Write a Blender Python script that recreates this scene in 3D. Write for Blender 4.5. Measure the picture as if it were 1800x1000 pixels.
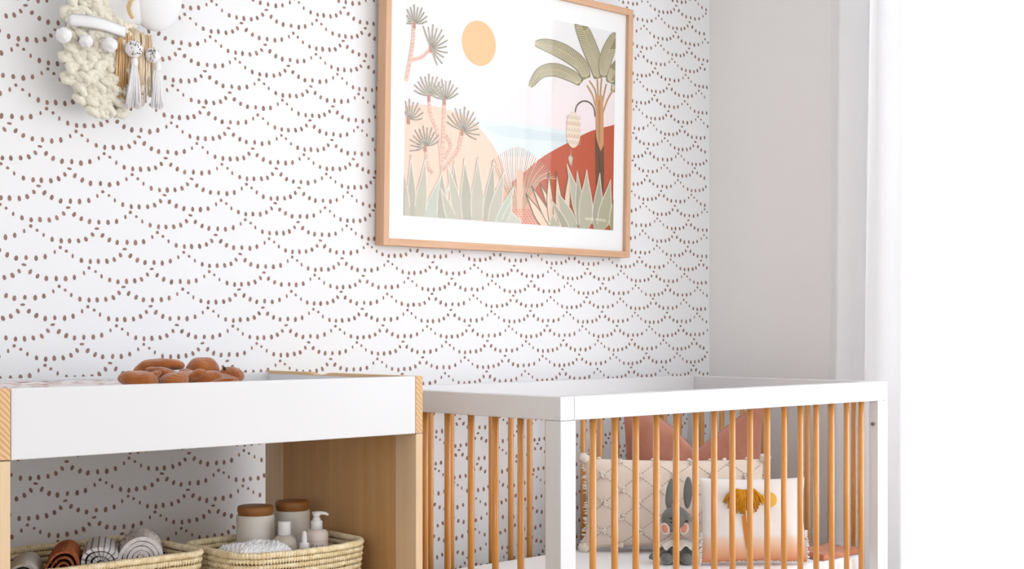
import bpy, math, random
from mathutils import Vector, Matrix, noise
random.seed(7)
S = bpy.context.scene
for o in list(bpy.data.objects): bpy.data.objects.remove(o)
COL = S.collection

# ------------------------------------------------------------------ camera
F, CX, HY, CAMH = 2480.0, 900.0, 578.0, 1.05
TH = math.atan2(2600.0, F)
cam = bpy.data.objects.new('camera', bpy.data.cameras.new('camera')); COL.objects.link(cam)
cam.data.sensor_width = 36.0; cam.data.lens = F/1800*36
cam.data.shift_y = (500-HY)/1800*-1
cam.location = (0, 0, CAMH); cam.rotation_euler = (math.radians(90), 0, -(math.pi/2-TH))
cam.data.clip_start = 0.05
S.camera = cam

# ------------------------------------------------------------------ light
w = bpy.data.worlds.new('sky'); S.world = w; w.use_nodes = True
bg = w.node_tree.nodes['Background']; bg.inputs[0].default_value = (0.93, 0.96, 1, 1); bg.inputs[1].default_value = 2.2
def area(name, loc, rot, sx, sy, power, col=(1, 1, 1)):
    l = bpy.data.lights.new(name, 'AREA'); l.shape = 'RECTANGLE'; l.size = sx; l.size_y = sy; l.energy = power; l.color = col
    o = bpy.data.objects.new(name, l); COL.objects.link(o); o.location = loc; o.rotation_euler = rot
    return o
area('window_daylight', (4.35, 0.62, 1.45), (0, math.radians(90), 0), 2.3, 3.5, 262, (0.92, 0.965, 1))
area('front_window_daylight', (2.3, -2.75, 1.5), (math.radians(90), 0, math.radians(4)), 2.4, 2.2, 42, (0.93, 0.97, 1))
area('left_fill_light', (-1.95, -.55, 1.5), (0, math.radians(-90), 0), 1.9, 2.4, 74, (0.91, 0.96, 1))  # added fill lamp, brightens the faces turned to the left
S.view_settings.view_transform = 'Standard'; S.view_settings.look = 'None'
S.view_settings.exposure = -0.79; S.view_settings.gamma = 1.0
S.view_settings.use_curve_mapping = False

# ------------------------------------------------------------------ helpers
ORG = {}
def tagp(o, label=None, cat=None, group=None, kind=None):
    if label: o['label'] = label
    if cat: o['category'] = cat
    if group: o['group'] = group
    if kind: o['kind'] = kind
    return o
def thing(name, label, cat, loc, group=None):
    o = bpy.data.objects.new(name, None); COL.objects.link(o); o.location = loc; o.empty_display_size = .05
    ORG[o] = Vector(loc); return tagp(o, label, cat, group)
def mesh(name, V, Fc, mats, parent=None, smooth=False, mi=None, org=None, bevel=0, kind=None, label=None):
    me = bpy.data.meshes.new(name)
    if parent is not None: o0 = ORG[parent]
    elif org is not None: o0 = Vector(org)
    else: o0 = Vector((0, 0, 0))
    me.from_pydata([(v[0]-o0[0], v[1]-o0[1], v[2]-o0[2]) for v in V], [], Fc)
    if not isinstance(mats, (list, tuple)): mats = [mats]
    for m in mats: me.materials.append(m)
    if mi: me.polygons.foreach_set('material_index', mi)
    if smooth: me.polygons.foreach_set('use_smooth', [True]*len(me.polygons))
    me.update()
    o = bpy.data.objects.new(name, me); COL.objects.link(o)
    if parent is not None: o.parent = parent
    else: o.location = o0
    ORG[o] = o0
    if bevel:
        b = o.modifiers.new('bevel', 'BEVEL'); b.width = bevel; b.segments = 2; b.limit_method = 'ANGLE'
    if kind: o['kind'] = kind
    if label: o['label'] = label
    return o
def boxg(x0, x1, y0, y1, z0, z1):
    V = [(x, y, z) for z in (z0, z1) for y in (y0, y1) for x in (x0, x1)]
    return V, [(0, 2, 3, 1), (4, 5, 7, 6), (0, 1, 5, 4), (2, 6, 7, 3), (0, 4, 6, 2), (1, 3, 7, 5)]
def box(name, b, m, parent=None, bevel=.0015, **k):
    V, Fc = boxg(*b); return mesh(name, V, Fc, m, parent, bevel=bevel, **k)
class G:                                                    # geometry collector for one mesh
    def __init__(s): s.V = []; s.F = []; s.M = []
    def add(s, V, Fc, m=0):
        n = len(s.V); s.V += [tuple(v) for v in V]; s.F += [tuple(i+n for i in f) for f in Fc]; s.M += [m]*len(Fc)
    def out(s, name, mats, parent=None, smooth=True, **k): return mesh(name, s.V, s.F, mats, parent, smooth=smooth, mi=s.M, **k)
def frame_of(t):
    t = t.normalized(); a = Vector((0, 0, 1)) if abs(t.z) < .9 else Vector((1, 0, 0))
    u = t.cross(a).normalized(); return u, t.cross(u).normalized()
def tubeg(pts, r, n=8, closed=False, cap=True):
    pts = [Vector(p) for p in pts]; N = len(pts); V = []; Fc = []
    pu = None
    for i, p in enumerate(pts):
        if closed: t = pts[(i+1) % N]-pts[i-1]
        else: t = pts[min(i+1, N-1)]-pts[max(i-1, 0)]
        u, v = frame_of(t)
        if pu is not None:
            tt = t.normalized(); u = (pu-tt*pu.dot(tt))
            u = u.normalized() if u.length > 1e-6 else frame_of(t)[0]
            v = tt.cross(u)
        pu = u
        rr = r[i] if isinstance(r, (list, tuple)) else r
        for k in range(n):
            a = 2*math.pi*k/n; V.append(p+u*(rr*math.cos(a))+v*(rr*math.sin(a)))
    for i in range(N if closed else N-1):
        j = (i+1) % N
        for k in range(n): Fc.append((i*n+k, i*n+(k+1) % n, j*n+(k+1) % n, j*n+k))
    if cap and not closed: Fc.append(tuple(range(n))[::-1]); Fc.append(tuple(range((N-1)*n, N*n)))
    return V, Fc
def latheg(prof, c, n=32):                                  # prof: (radius, z)
    V = []; Fc = []
    for r, z in prof:
        for k in range(n): a = 2*math.pi*k/n; V.append((c[0]+r*math.cos(a), c[1]+r*math.sin(a), c[2]+z))
    for i in range(len(prof)-1):
        for k in range(n): Fc.append((i*n+k, i*n+(k+1) % n, (i+1)*n+(k+1) % n, (i+1)*n+k))
    Fc.append(tuple(range(n))[::-1]); Fc.append(tuple(range((len(prof)-1)*n, len(prof)*n)))
    return V, Fc
def blobg(c, r, rot=None, amp=0, fr=20, nu=20, nv=14, bend=0):
    V = []; Fc = []; c = Vector(c); R = rot if rot is not None else Matrix.Identity(3)
    for j in range(nv+1):
        ph = math.pi*j/nv
        for i in range(nu):
            a = 2*math.pi*i/nu
            d = Vector((math.sin(ph)*math.cos(a), math.sin(ph)*math.sin(a), math.cos(ph)))
            q = Vector((d.x*r[0], d.y*r[1], d.z*r[2]))
            if bend: q.z -= bend*q.x*q.x
            p = c+R @ q
            if amp: p += (R @ d)*amp*noise.noise(p*fr)
            V.append(p)
    for j in range(nv):
        for i in range(nu): Fc.append((j*nu+i, (j+1)*nu+i, (j+1)*nu+(i+1) % nu, j*nu+(i+1) % nu))
    return V, Fc
def rotz(a): return Matrix.Rotation(a, 3, 'Z')
def unp(px, py, Y=None, X=None, z=None):
    """direction of a photo point cut with a real plane of the room"""
    e1 = (math.sin(TH), math.cos(TH)); e2 = (-math.cos(TH), math.sin(TH)); r = (px-CX)/F
    if Y is not None: x = Y*(r*e2[1]-e2[0])/(e1[0]-r*e1[1]); Z = x*e1[1]+Y*e2[1]; return Vector((x, Y, CAMH-(py-HY)/F*Z))
    if X is not None: y = X*(e1[0]-r*e1[1])/(r*e2[1]-e2[0]); Z = X*e1[1]+y*e2[1]; return Vector((X, y, CAMH-(py-HY)/F*Z))
    Z = (CAMH-z)*F/(py-HY); x = r*Z; return Vector((x*e1[0]+Z*e1[1], x*e2[0]+Z*e2[1], z))

# ------------------------------------------------------------------ materials
def srgb(r, g, b):
    f = lambda c: (c/255)/12.92 if c/255 <= .04045 else ((c/255+.055)/1.055)**2.4
    return (f(r), f(g), f(b), 1)
def mat(name, col, rough=.6, spec=.4, sheen=0, bump=None, var=None, sub=0, coat=0):
    m = bpy.data.materials.new(name); m.use_nodes = True; nt = m.node_tree; p = nt.nodes['Principled BSDF']
    p.inputs['Base Color'].default_value = srgb(*col); p.inputs['Roughness'].default_value = rough
    p.inputs['Specular IOR Level'].default_value = spec
    if sheen: p.inputs['Sheen Weight'].default_value = sheen
    if coat: p.inputs['Coat Weight'].default_value = coat
    if sub:
        p.inputs['Subsurface Weight'].default_value = sub; p.inputs['Subsurface Radius'].default_value = (.01, .008, .006)
    tc = nt.nodes.new('ShaderNodeTexCoord')
    if var:                                                 # (colour2, scale, stretch)
        n = nt.nodes.new('ShaderNodeTexNoise'); n.inputs['Scale'].default_value = var[1]; n.inputs['Detail'].default_value = 5
        mp = nt.nodes.new('ShaderNodeMapping'); mp.inputs['Scale'].default_value = var[2] if len(var) > 2 else (1, 1, 1)
        nt.links.new(tc.outputs['Object'], mp.inputs[0]); nt.links.new(mp.outputs[0], n.inputs['Vector'])
        r = nt.nodes.new('ShaderNodeValToRGB'); r.color_ramp.elements[0].position = .35; r.color_ramp.elements[1].position = .65
        r.color_ramp.elements[0].color = srgb(*col); r.color_ramp.elements[1].color = srgb(*var[0])
        nt.links.new(n.outputs[0], r.inputs[0]); nt.links.new(r.outputs[0], p.inputs['Base Color'])
    if bump:                                                # (scale, strength, distance)
        n = nt.nodes.new('ShaderNodeTexNoise'); n.inputs['Scale'].default_value = bump[0]; n.inputs['Detail'].default_value = 4
        nt.links.new(tc.outputs['Object'], n.inputs['Vector'])
        b = nt.nodes.new('ShaderNodeBump'); b.inputs['Strength'].default_value = bump[1]; b.inputs['Distance'].default_value = bump[2]
        nt.links.new(n.outputs[0], b.inputs['Height']); nt.links.new(b.outputs[0], p.inputs['Normal'])
    return m
def wood(name, c1, c2, axis=2, rough=.45, scale=14, stretch=.06, rings=False, spec=.4):
    m = bpy.data.materials.new(name); m.use_nodes = True; nt = m.node_tree; p = nt.nodes['Principled BSDF']
    p.inputs['Roughness'].default_value = rough; p.inputs['Specular IOR Level'].default_value = spec
    tc = nt.nodes.new('ShaderNodeTexCoord'); mp = nt.nodes.new('ShaderNodeMapping')
    sc = [1, 1, 1]; sc[axis] = stretch; mp.inputs['Scale'].default_value = sc
    nt.links.new(tc.outputs['Object'], mp.inputs[0])
    if rings:
        n = nt.nodes.new('ShaderNodeTexWave'); n.wave_type = 'BANDS'; n.bands_direction = 'DIAGONAL'
        n.inputs['Scale'].default_value = scale; n.inputs['Distortion'].default_value = 3; n.inputs['Detail'].default_value = 2
        n.inputs['Detail Scale'].default_value = .6
    else:
        n = nt.nodes.new('ShaderNodeTexNoise'); n.inputs['Scale'].default_value = scale
        n.inputs['Detail'].default_value = 8; n.inputs['Roughness'].default_value = .6; n.inputs['Distortion'].default_value = .3
    nt.links.new(mp.outputs[0], n.inputs['Vector'])
    r = nt.nodes.new('ShaderNodeValToRGB'); r.color_ramp.elements[0].position = .3; r.color_ramp.elements[1].position = .7
    r.color_ramp.elements[0].color = srgb(*c1); r.color_ramp.elements[1].color = srgb(*c2)
    nt.links.new(n.outputs[0], r.inputs[0]); nt.links.new(r.outputs[0], p.inputs['Base Color'])
    b = nt.nodes.new('ShaderNodeBump'); b.inputs['Strength'].default_value = .08; b.inputs['Distance'].default_value = .001
    nt.links.new(n.outputs[0], b.inputs['Height']); nt.links.new(b.outputs[0], p.inputs['Normal'])
    return m
M_paper = mat('wallpaper_ground', (243, 243, 245), .75, .2)
M_ink = mat('wallpaper_ink', (164, 131, 121), .7, .2, var=((144, 116, 108), 40))
M_wall = mat('wall_paint', (242, 239, 238), .7, .25, bump=(60, .05, .001))
M_ceil = mat('ceiling_paint', (248, 248, 248), .8)
M_floor = wood('floor_boards', (206, 190, 170), (218, 204, 186), 0, .4, 10)
M_trim = mat('trim_paint', (240, 240, 240), .4)
M_white = mat('white_lacquer', (226, 226, 229), .38, .45)
M_spindle = wood('honey_spindle_wood', (204, 134, 52), (222, 156, 74), 2, .36, 30, .05)
M_spindle.node_tree.nodes['Principled BSDF'].inputs['Coat Weight'].default_value = 1; M_spindle.node_tree.nodes['Principled BSDF'].inputs['Coat Roughness'].default_value = .22
M_pine = wood('pale_pine', (234, 206, 172), (220, 186, 144), 2, .5, 22, .05)
M_pineh = wood('pale_pine_along', (230, 200, 160), (216, 180, 134), 1, .5, 22, .05)
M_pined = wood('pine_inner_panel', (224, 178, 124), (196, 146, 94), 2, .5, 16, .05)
M_endg = wood('pine_end_grain', (210, 164, 118), (228, 190, 146), 0, .6, 55, 1, rings=True)
M_oak = wood('pale_oak_frame', (226, 184, 152), (208, 162, 126), 2, .55, 40, .06)
M_oakh = wood('pale_oak_frame_along', (226, 184, 152), (208, 162, 126), 0, .55, 40, .06)
M_metal = mat('grey_metal', (120, 118, 115), .35, .6)
M_gap = mat('dark_gap', (70, 60, 52), .9)

# ------------------------------------------------------------------ room
YW, XW = 3.06, 3.862
X0, Y0, ZC = -1.6, -2.4, 2.6
def struct(o): o['kind'] = 'structure'; return o
struct(box('floor', (X0-.1, XW+.1, Y0-.1, YW+.1, -.1, 0), M_floor, bevel=0))
struct(box('ceiling', (X0-.1, XW+.1, Y0-.1, YW+.1, ZC, ZC+.1), M_ceil, bevel=0))
# wall_back: white paper with printed scallops of dots, ink a hair proud of the paper
g = G(); V, Fc = boxg(X0-.1, XW+.1, YW, YW+.1, 0, ZC); g.add(V, Fc, 0)
PRT = [(0, 0, .0116, .0062, 90)]
rowp = [(35, 41, 1), (80, 68, 1), (130, 83, 1.02), (190, 80, .95), (247, 81, 1.05), (300, 69, .98), (355, 38, .8), (390, 6, -1), (427, 29, -.9), (465, 59, .8), (517, 83, .95), (571, 91, .95), (622, 88, 1.03), (676, 84, 1), (722, 70, 1), (760, 40, .92)]
def dot(x, z, wd, ht, ang, tear=.12):
    a = math.radians(ang); V = []
    for k in range(10):
        t = 2*math.pi*k/10
        lx = wd/2*math.cos(t)*(1-tear*math.sin(t)); lz = ht/2*math.sin(t)
        V.append((x+lx*math.cos(a)-lz*math.sin(a), YW-.0004, z+lx*math.sin(a)+lz*math.cos(a)))
    g.add(V, [tuple(range(10))], 1)
rd = random.Random(3)
for k in range(-26, 33):
    zr = 1.4645-.0450*k
    if not (0.08 < zr < ZC-.02): continue
    mm, j = divmod(k-2, 5)                                  # rows drift right four times, then step back
    t1 = 1.433+.211*mm+.0714*j + (0 if j < 5 else 0)
    base = t1-.32*math.floor((t1-X0)/.32)
    x = base-.32
    while x < XW:
        if X0+.01 < x < XW-.01: dot(x, zr, .0062, .0118, 90+rd.uniform(-12, 12), .05)
        for (dx, dz, s) in rowp:
            xx = x+dx/788*.32; zz = zr-dz/2768
            if not (X0+.01 < xx < XW-.008): continue
            f = dx/394 if dx < 394 else (dx-394)/394
            ang = 0
            if dx < 394: ang = -38*(1-f/.45) if f < .45 else (22*(f-.6) if f > .6 else 0)
            else: ang = (0 if f < .5 else 36*(f-.5)/.5)
            if s < 0: wd, ht = .0082*-s, .0082*-s
            else: wd, ht = .0088*s*(.82 if dx in (355, 465) else 1), .0128*s
            dot(xx+rd.uniform(-.0008, .0008), zz+rd.uniform(-.0008, .0008), wd*rd.uniform(.93, 1.07), ht*rd.uniform(.92, 1.08), ang+rd.uniform(-7, 7))
        x += .32
struct(g.out('wall_back', [M_paper, M_ink], smooth=False))
g = G()
for b in ((X0-.1, X0, Y0, -1.8, 0, ZC), (X0-.1, X0, .7, YW, 0, ZC), (X0-.1, X0, -1.8, .7, 0, .5), (X0-.1, X0, -1.8, .7, 2.45, ZC)): g.add(*boxg(*b))  # left wall, with an opening made for the added fill
struct(g.out('wall_left', M_wall, smooth=False))
# wall_right with the window opening; wall_front with its own
WY0, WY1, WZ0, WZ1 = -1.1, 2.24, .12, 2.42
g = G()
for b in ((XW, XW+.14, WY1, YW, 0, ZC), (XW, XW+.14, Y0, WY0, 0, ZC), (XW, XW+.14, WY0, WY1, 0, WZ0), (XW, XW+.14, WY0, WY1, WZ1, ZC)): g.add(*boxg(*b))
struct(g.out('wall_right', M_wall, smooth=False))
g = G()
for b in ((X0, 1.0, Y0-.1, Y0, 0, ZC), (3.6, XW, Y0-.1, Y0, 0, ZC), (1.0, 3.6, Y0-.1, Y0, 0, .35), (1.0, 3.6, Y0-.1, Y0, 2.45, ZC)): g.add(*boxg(*b))
struct(g.out('wall_front', M_wall, smooth=False))
M_glass = bpy.data.materials.new('window_glass'); M_glass.use_nodes = True
nt = M_glass.node_tree; nt.nodes.clear(); out = nt.nodes.new('ShaderNodeOutputMaterial'); mx = nt.nodes.new('ShaderNodeMixShader')
tr = nt.nodes.new('ShaderNodeBsdfTransparent'); gl = nt.nodes.new('ShaderNodeBsdfGlossy'); gl.inputs['Roughness'].default_value = .03
lw = nt.nodes.new('ShaderNodeLayerWeight'); lw.inputs[0].default_value = .5; pw = nt.nodes.new('ShaderNodeMath'); pw.operation = 'POWER'; pw.inputs[1].default_value = 5
fr = nt.nodes.new('ShaderNodeMath'); fr.operation = 'MULTIPLY_ADD'; fr.inputs[1].default_value = .96; fr.inputs[2].default_value = .04
nt.links.new(lw.outputs['Facing'], pw.inputs[0]); nt.links.new(pw.outputs[0], fr.inputs[0])
nt.links.new(fr.outputs[0], mx.inputs[0]); nt.links.new(tr.outputs[0], mx.inputs[1]); nt.links.new(gl.outputs[0], mx.inputs[2]); nt.links.new(mx.outputs[0], out.inputs[0])
def window(n, b, axis):
    r = struct(thing('window_%d' % n, None, None, (b[0], b[2], b[4])))
    x0, x1, y0, y1, z0, z1 = b; t = .045
    gg = G()
    if axis == 'x':
        for q in ((x0, x1, y0, y0+t, z0, z1), (x0, x1, y1-t, y1, z0, z1), (x0, x1, y0, y1, z0, z0+t), (x0, x1, y0, y1, z1-t, z1), (x0, x1, (y0+y1)/2-.03, (y0+y1)/2+.03, z0, z1)): gg.add(*boxg(*q))
        gg.out('window_frame', M_trim, r, smooth=False)
        box('pane', ((x0+x1)/2-.003, (x0+x1)/2+.003, y0+t, y1-t, z0+t, z1-t), M_glass, r, bevel=0)
    else:
        for q in ((x0, x0+t, y0, y1, z0, z1), (x1-t, x1, y0, y1, z0, z1), (x0, x1, y0, y1, z0, z0+t), (x0, x1, y0, y1, z1-t, z1), ((x0+x1)/2-.03, (x0+x1)/2+.03, y0, y1, z0, z1)): gg.add(*boxg(*q))
        gg.out('window_frame', M_trim, r, smooth=False)
        box('pane', (x0+t, x1-t, (y0+y1)/2-.003, (y0+y1)/2+.003, z0+t, z1-t), M_glass, r, bevel=0)
window(1, (XW+.07, XW+.12, WY0, WY1, WZ0, WZ1), 'x')
window(3, (X0-.07, X0-.03, -1.8, .7, .5, 2.45), 'x')  # unseen window, added on the left to carry the fill light
window(2, (1.0, 3.6, Y0-.07, Y0-.03, .35, 2.45), 'y')
struct(box('baseboard_right', (XW-.014, XW, -1.1, YW-.014, 0, .11), M_trim, bevel=.002))
struct(box('baseboard_back', (X0, XW, YW-.014, YW, 0, .11), M_trim, bevel=.002))

# ------------------------------------------------------------------ curtain
M_sheer = bpy.data.materials.new('sheer_white'); M_sheer.use_nodes = True; nt = M_sheer.node_tree; nt.nodes.clear()
out = nt.nodes.new('ShaderNodeOutputMaterial'); df = nt.nodes.new('ShaderNodeBsdfDiffuse'); tl = nt.nodes.new('ShaderNodeBsdfTranslucent')
tr = nt.nodes.new('ShaderNodeBsdfTransparent'); m1 = nt.nodes.new('ShaderNodeMixShader'); m2 = nt.nodes.new('ShaderNodeMixShader')
df.inputs[0].default_value = (.95, .95, .96, 1); tl.inputs[0].default_value = (.95, .95, .96, 1); m1.inputs[0].default_value = .6; m2.inputs[0].default_value = .08
wv = nt.nodes.new('ShaderNodeTexWave'); wv.inputs['Scale'].default_value = 300; wv.bands_direction = 'Z'
bp = nt.nodes.new('ShaderNodeBump'); bp.inputs['Strength'].default_value = .1; bp.inputs['Distance'].default_value = .0005
nt.links.new(wv.outputs[0], bp.inputs['Height']); nt.links.new(bp.outputs[0], df.inputs['Normal'])
nt.links.new(df.outputs[0], m1.inputs[1]); nt.links.new(tl.outputs[0], m1.inputs[2]); nt.links.new(m1.outputs[0], m2.inputs[1]); nt.links.new(tr.outputs[0], m2.inputs[2]); nt.links.new(m2.outputs[0], out.inputs[0])
ct = thing('curtain', 'sheer white floor length curtain hanging in soft folds over the bright window', 'curtain', (3.76, 1.7, .02))
V = []; Fc = []; NY, NZ = 560, 24
for j in range(NZ+1):
    z = .02+2.5*j/NZ
    for i in range(NY+1):
        s = i/NY; y = 2.512-s*3.75 + (.022*(1-j/NZ))*(1-s)
        a = .022+.014*math.sin(s*17.7+1)
        s2 = s*3.75/1.9; ph = s2*2*math.pi*17+1.1*math.sin(s2*23)+.35*math.sin(z*1.3+s2*11)
        x = 3.775+a*math.sin(ph)+.008*math.sin(ph*2.3+z)
        V.append((x, y, z))
for j in range(NZ):
    for i in range(NY): a = j*(NY+1)+i; Fc.append((a, a+1, a+NY+2, a+NY+1))
mesh('curtain_cloth', V, Fc, M_sheer, ct, smooth=True)
V, Fc = tubeg([(3.775, 2.56, 2.54), (3.775, -1.3, 2.54)], .012, 12); mesh('curtain_rod', V, Fc, M_trim, ct, smooth=True)

# ------------------------------------------------------------------ picture
PX0, PX1, PZ0, PH = 2.397, 3.4035, 1.2785, .794
LEAN = math.tan(math.radians(1.17)); YF = 3.0195
def pic(x, z, d=0): return (x, YF-(z-PZ0)*LEAN+d, z)        # d: metres behind the frame's front
def pbox(name, x0, x1, z0, z1, d0, d1, m, parent, bevel=.0012):
    V = [pic(x, z, d) for z in (z0, z1) for d in (d0, d1) for x in (x0, x1)]
    return mesh(name, V, boxg(0, 1, 0, 1, 0, 1)[1], m, parent, bevel=bevel)
pr = thing('framed_picture', 'framed desert print with sun and palm behind glass, pale oak frame', 'picture', (PX0, YF, PZ0))
fb = .0195; PZ1 = PZ0+PH
pbox('frame_rail', PX0+fb, PX1-fb, PZ0, PZ0+fb, 0, .037, M_oakh, pr)
pbox('frame_rail', PX0+fb, PX1-fb, PZ1-fb, PZ1, 0, .037, M_oakh, pr)
pbox('frame_stile', PX0, PX0+fb, PZ0, PZ1, 0, .037, M_oak, pr)
pbox('frame_stile', PX1-fb, PX1, PZ0, PZ1, 0, .037, M_oak, pr)
M_mat = mat('mat_board', (252, 252, 253), .8)
pbox('backing_board', PX0+fb, PX1-fb, PZ0+fb, PZ1-fb, .014, .030, M_mat, pr, 0)
def pp(px, py):                                             # point of the print on its leaning plane
    Y = YF
    for _ in range(4): p = unp(px, py, Y=Y); Y = YF-(p.z-PZ0)*LEAN+.013
    return p.x, p.z
def setup_print():
    g = G(); mats = []; idx = {}; LAY = [0.0]
    bl = pp(709.6, 379.5); tr_ = pp(1083.2, 57.5); br = pp(1076.8, 404.0)
    xa, xb, za, zb = bl[0], (tr_[0]+br[0])/2, (bl[1]+br[1])/2, tr_[1]
    def M(c):
        if c not in idx: idx[c] = len(mats); mats.append(mat('print_ink_%d' % len(mats), c, .85, .1))
        return idx[c]
    def place(pts, c, lift=True):
        if lift: LAY[0] += .000025
        d = .0139-LAY[0]
        pts = [(min(max(x, xa), xb), min(max(z, za), zb)) for x, z in pts]
        g.add([pic(x, z, d) for x, z in pts], [tuple(range(len(pts)))], M(c))
    def poly(P, c): place([pp(*p) for p in P], c)
    def smooth(P, n=4):
        out = []
        for i in range(len(P)-1):
            p0 = P[max(i-1, 0)]; p1 = P[i]; p2 = P[i+1]; p3 = P[min(i+2, len(P)-1)]
            for k in range(n):
                t = k/n
                out.append(tuple(.5*(2*p1[d]+(p2[d]-p0[d])*t+(2*p0[d]-5*p1[d]+4*p2[d]-p3[d])*t*t+(3*p1[d]-p0[d]-3*p2[d]+p3[d])*t**3) for d in (0, 1)))
        return out+[P[-1]]
    def inside(q): return xa <= q[0] <= xb and za <= q[1] <= zb
    def stroke(P, wpx, c, sm=True, taper=False):            # brush line, width in photo pixels
        if sm and len(P) > 2: P = smooth(P)
        Q = [pp(*p) for p in P]; w0 = wpx*.0021/2; LAY[0] += .0000012; d = .0139-LAY[0]
        n = len(Q)
        for i in range(n-1):
            a, b = Vector(Q[i]), Vector(Q[i+1])
            if not (inside(a) and inside(b)): continue
            t = (b-a)
            if t.length < 1e-6: continue
            t.normalize(); nn = Vector((-t.y, t.x))
            wa = w0*(1-(i/(n-1))*.75 if taper else 1); wb = w0*(1-((i+1)/(n-1))*.75 if taper else 1)
            a2 = a-t*w0*.15; b2 = b+t*w0*.15
            g.add([pic(q.x, q.y, d) for q in (a2+nn*wa, b2+nn*wb, b2-nn*wb, a2-nn*wa)], [(0, 1, 2, 3)], M(c))
    def leafshape(b, t, wd, c, out=None, bend=0):           # blade from base to tip
        b = Vector(b); t = Vector(t); d = t-b; n = Vector((-d.y, d.x)).normalized(); L = []
        prof = [0.55, .85, 1, .95, .72, .4, .12]
        for s in (1, -1):
            seq = list(enumerate(prof)); seq = seq if s == 1 else seq[::-1]
            for i, w_ in seq: L.append(tuple(b+d*(i/6.6)+n*(s*w_*wd/2+bend*math.sin(i/6.6*math.pi))))
            if s == 1: L.append(tuple(t))
        poly(L, c)
        if out: stroke(L, 1.7, out, sm=False)
        return L
    # sky, washed from white to pink in soft steps, sea and cloud
    steps = 12
    for i in range(steps):
        f = i/(steps-1); c = (int(240+6*f), int(238-10*f), int(238-8*f))
        z1 = zb-(zb-za)*.62*i/steps; z0 = zb-(zb-za)*.62*(i+1)/steps
        place([(xa, z0), (xb, z0), (xb, z1), (xa, z1)], c, lift=False)
    place([(xa, za), (xb, za), (xb, za+(zb-za)*.39), (xa, za+(zb-za)*.39)], (244, 240, 236), lift=False)
    poly([(835, 210), (900, 215), (960, 223), (1010, 232), (1040, 236), (1040, 275), (835, 275)], (224, 232, 234))
    poly([(850, 222), (900, 222), (950, 230), (1000, 238), (1000, 250), (940, 246), (880, 240)], (212, 224, 227))
    poly([(700, 186)]+smooth([(712, 186), (745, 184), (790, 193), (830, 212), (860, 245), (874, 268), (885, 292)])+[(890, 330), (890, 400), (700, 400)], (248, 206, 184))
    poly([(900, 320)]+smooth([(925, 300), (955, 275), (1000, 250), (1040, 230), (1082, 219)])+[(1100, 219), (1100, 420), (900, 420)], (194, 92, 62))
    poly([(842+30*math.cos(a*.196)+2*math.sin(a*.196), 76+40*math.sin(a*.196)+2*math.cos(a*.196)) for a in range(32)], (244, 186, 128))
    # small islands of wash behind the low bushes
    poly([(870, 330), (940, 330), (960, 410), (870, 400)], (226, 170, 150))
    # fan palm
    for i in range(34):
        f = i/33; x = 862+f*116; y = 258+48*abs(f-.42)**1.6*2.2+(f > .5)*(f-.5)*24
        stroke([(914+(f-.5)*14, 372), (914+(f-.5)*70, 322-8*(1-abs(f-.5))), (x, y)], 1.4, (188, 150, 128) if i % 3 else (222, 186, 150))
    poly([(908, 300), (914, 296), (920, 300), (918, 388), (910, 388)], (226, 186, 158))
    for r_ in range(7):
        for c_ in range(14):
            x = 886+c_*5.2+(r_ % 2)*2.6; y = 368+r_*3.9
            stroke([(x, y), (x+2.4, y+1.6)], 1.4, (216, 104, 80), sm=False)
    # palm: crown of five broad fronds, stalks, trunk
    OL, RIB, DK = (152, 144, 112), (220, 210, 184), (136, 128, 98)
    def frond(mid, ws, c=OL, teeth=22):
        m_ = smooth(mid, 6); n = len(m_); up = []; dn = []
        for i, p in enumerate(m_):
            a = Vector(m_[max(i-1, 0)]); b = Vector(m_[min(i+1, n-1)]); d = (b-a).normalized(); nn = Vector((-d.y, d.x)); f = i/(n-1)
            w_ = ws*math.sin(math.pi*min(1, .08+f*.9))**.55
            up.append(Vector(p)+nn*w_*.9); dn.append(Vector(p)-nn*w_)
        poly([tuple(q) for q in up]+[tuple(q) for q in dn[::-1]], c)
        for i in range(1, n-1):
            dv = (Vector(m_[i+1])-Vector(m_[i-1])).normalized()*4
            for side, cc in ((up, RIB), (dn, RIB)):
                for h in (0, .5):
                    a = Vector(m_[i]).lerp(Vector(m_[min(i+1, n-1)]), h); b = side[i].lerp(side[min(i+1, n-1)], h)
                    stroke([tuple(a), tuple(a.lerp(b, .94)+dv*.9)], .9, cc, sm=False)
        stroke(m_, 1.6, (200, 182, 140), sm=False)
        stroke([tuple(q) for q in up], 1.0, DK, sm=False); stroke([tuple(q) for q in dn], 1.0, DK, sm=False)
    frond([(1022, 146), (1005, 133), (975, 122), (950, 128), (932, 152)], 12)
    frond([(1032, 138), (1020, 112), (990, 90), (962, 79), (942, 76)], 14)
    frond([(1052, 138), (1047, 110), (1036, 80), (1022, 45), (1014, 25)], 14)
    frond([(1062, 136), (1064, 110), (1074, 80), (1088, 52)], 12)
    frond([(1072, 146), (1080, 128), (1090, 105)], 11)
    frond([(1078, 162), (1082, 150), (1088, 138)], 6, (130, 130, 96))
    for P in ([(1036, 142), (1046, 158), (1050, 180)], [(1032, 150), (1042, 168), (1048, 190)], [(1050, 138), (1051, 160), (1052, 185)], [(1058, 138), (1056, 158), (1055, 190)], [(1066, 148), (1062, 165), (1058, 190)], [(1078, 158), (1068, 175), (1060, 198)]):
        stroke(P, 3.2, (214, 172, 128)); stroke(P, .8, (150, 120, 84))
    poly([(1047, 168), (1060, 168), (1061, 205), (1061, 262), (1057, 268), (1048, 250), (1047, 205)], (206, 158, 116))
    poly([(1051, 175), (1055, 175), (1055, 255), (1052, 250)], (190, 138, 96))
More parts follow.
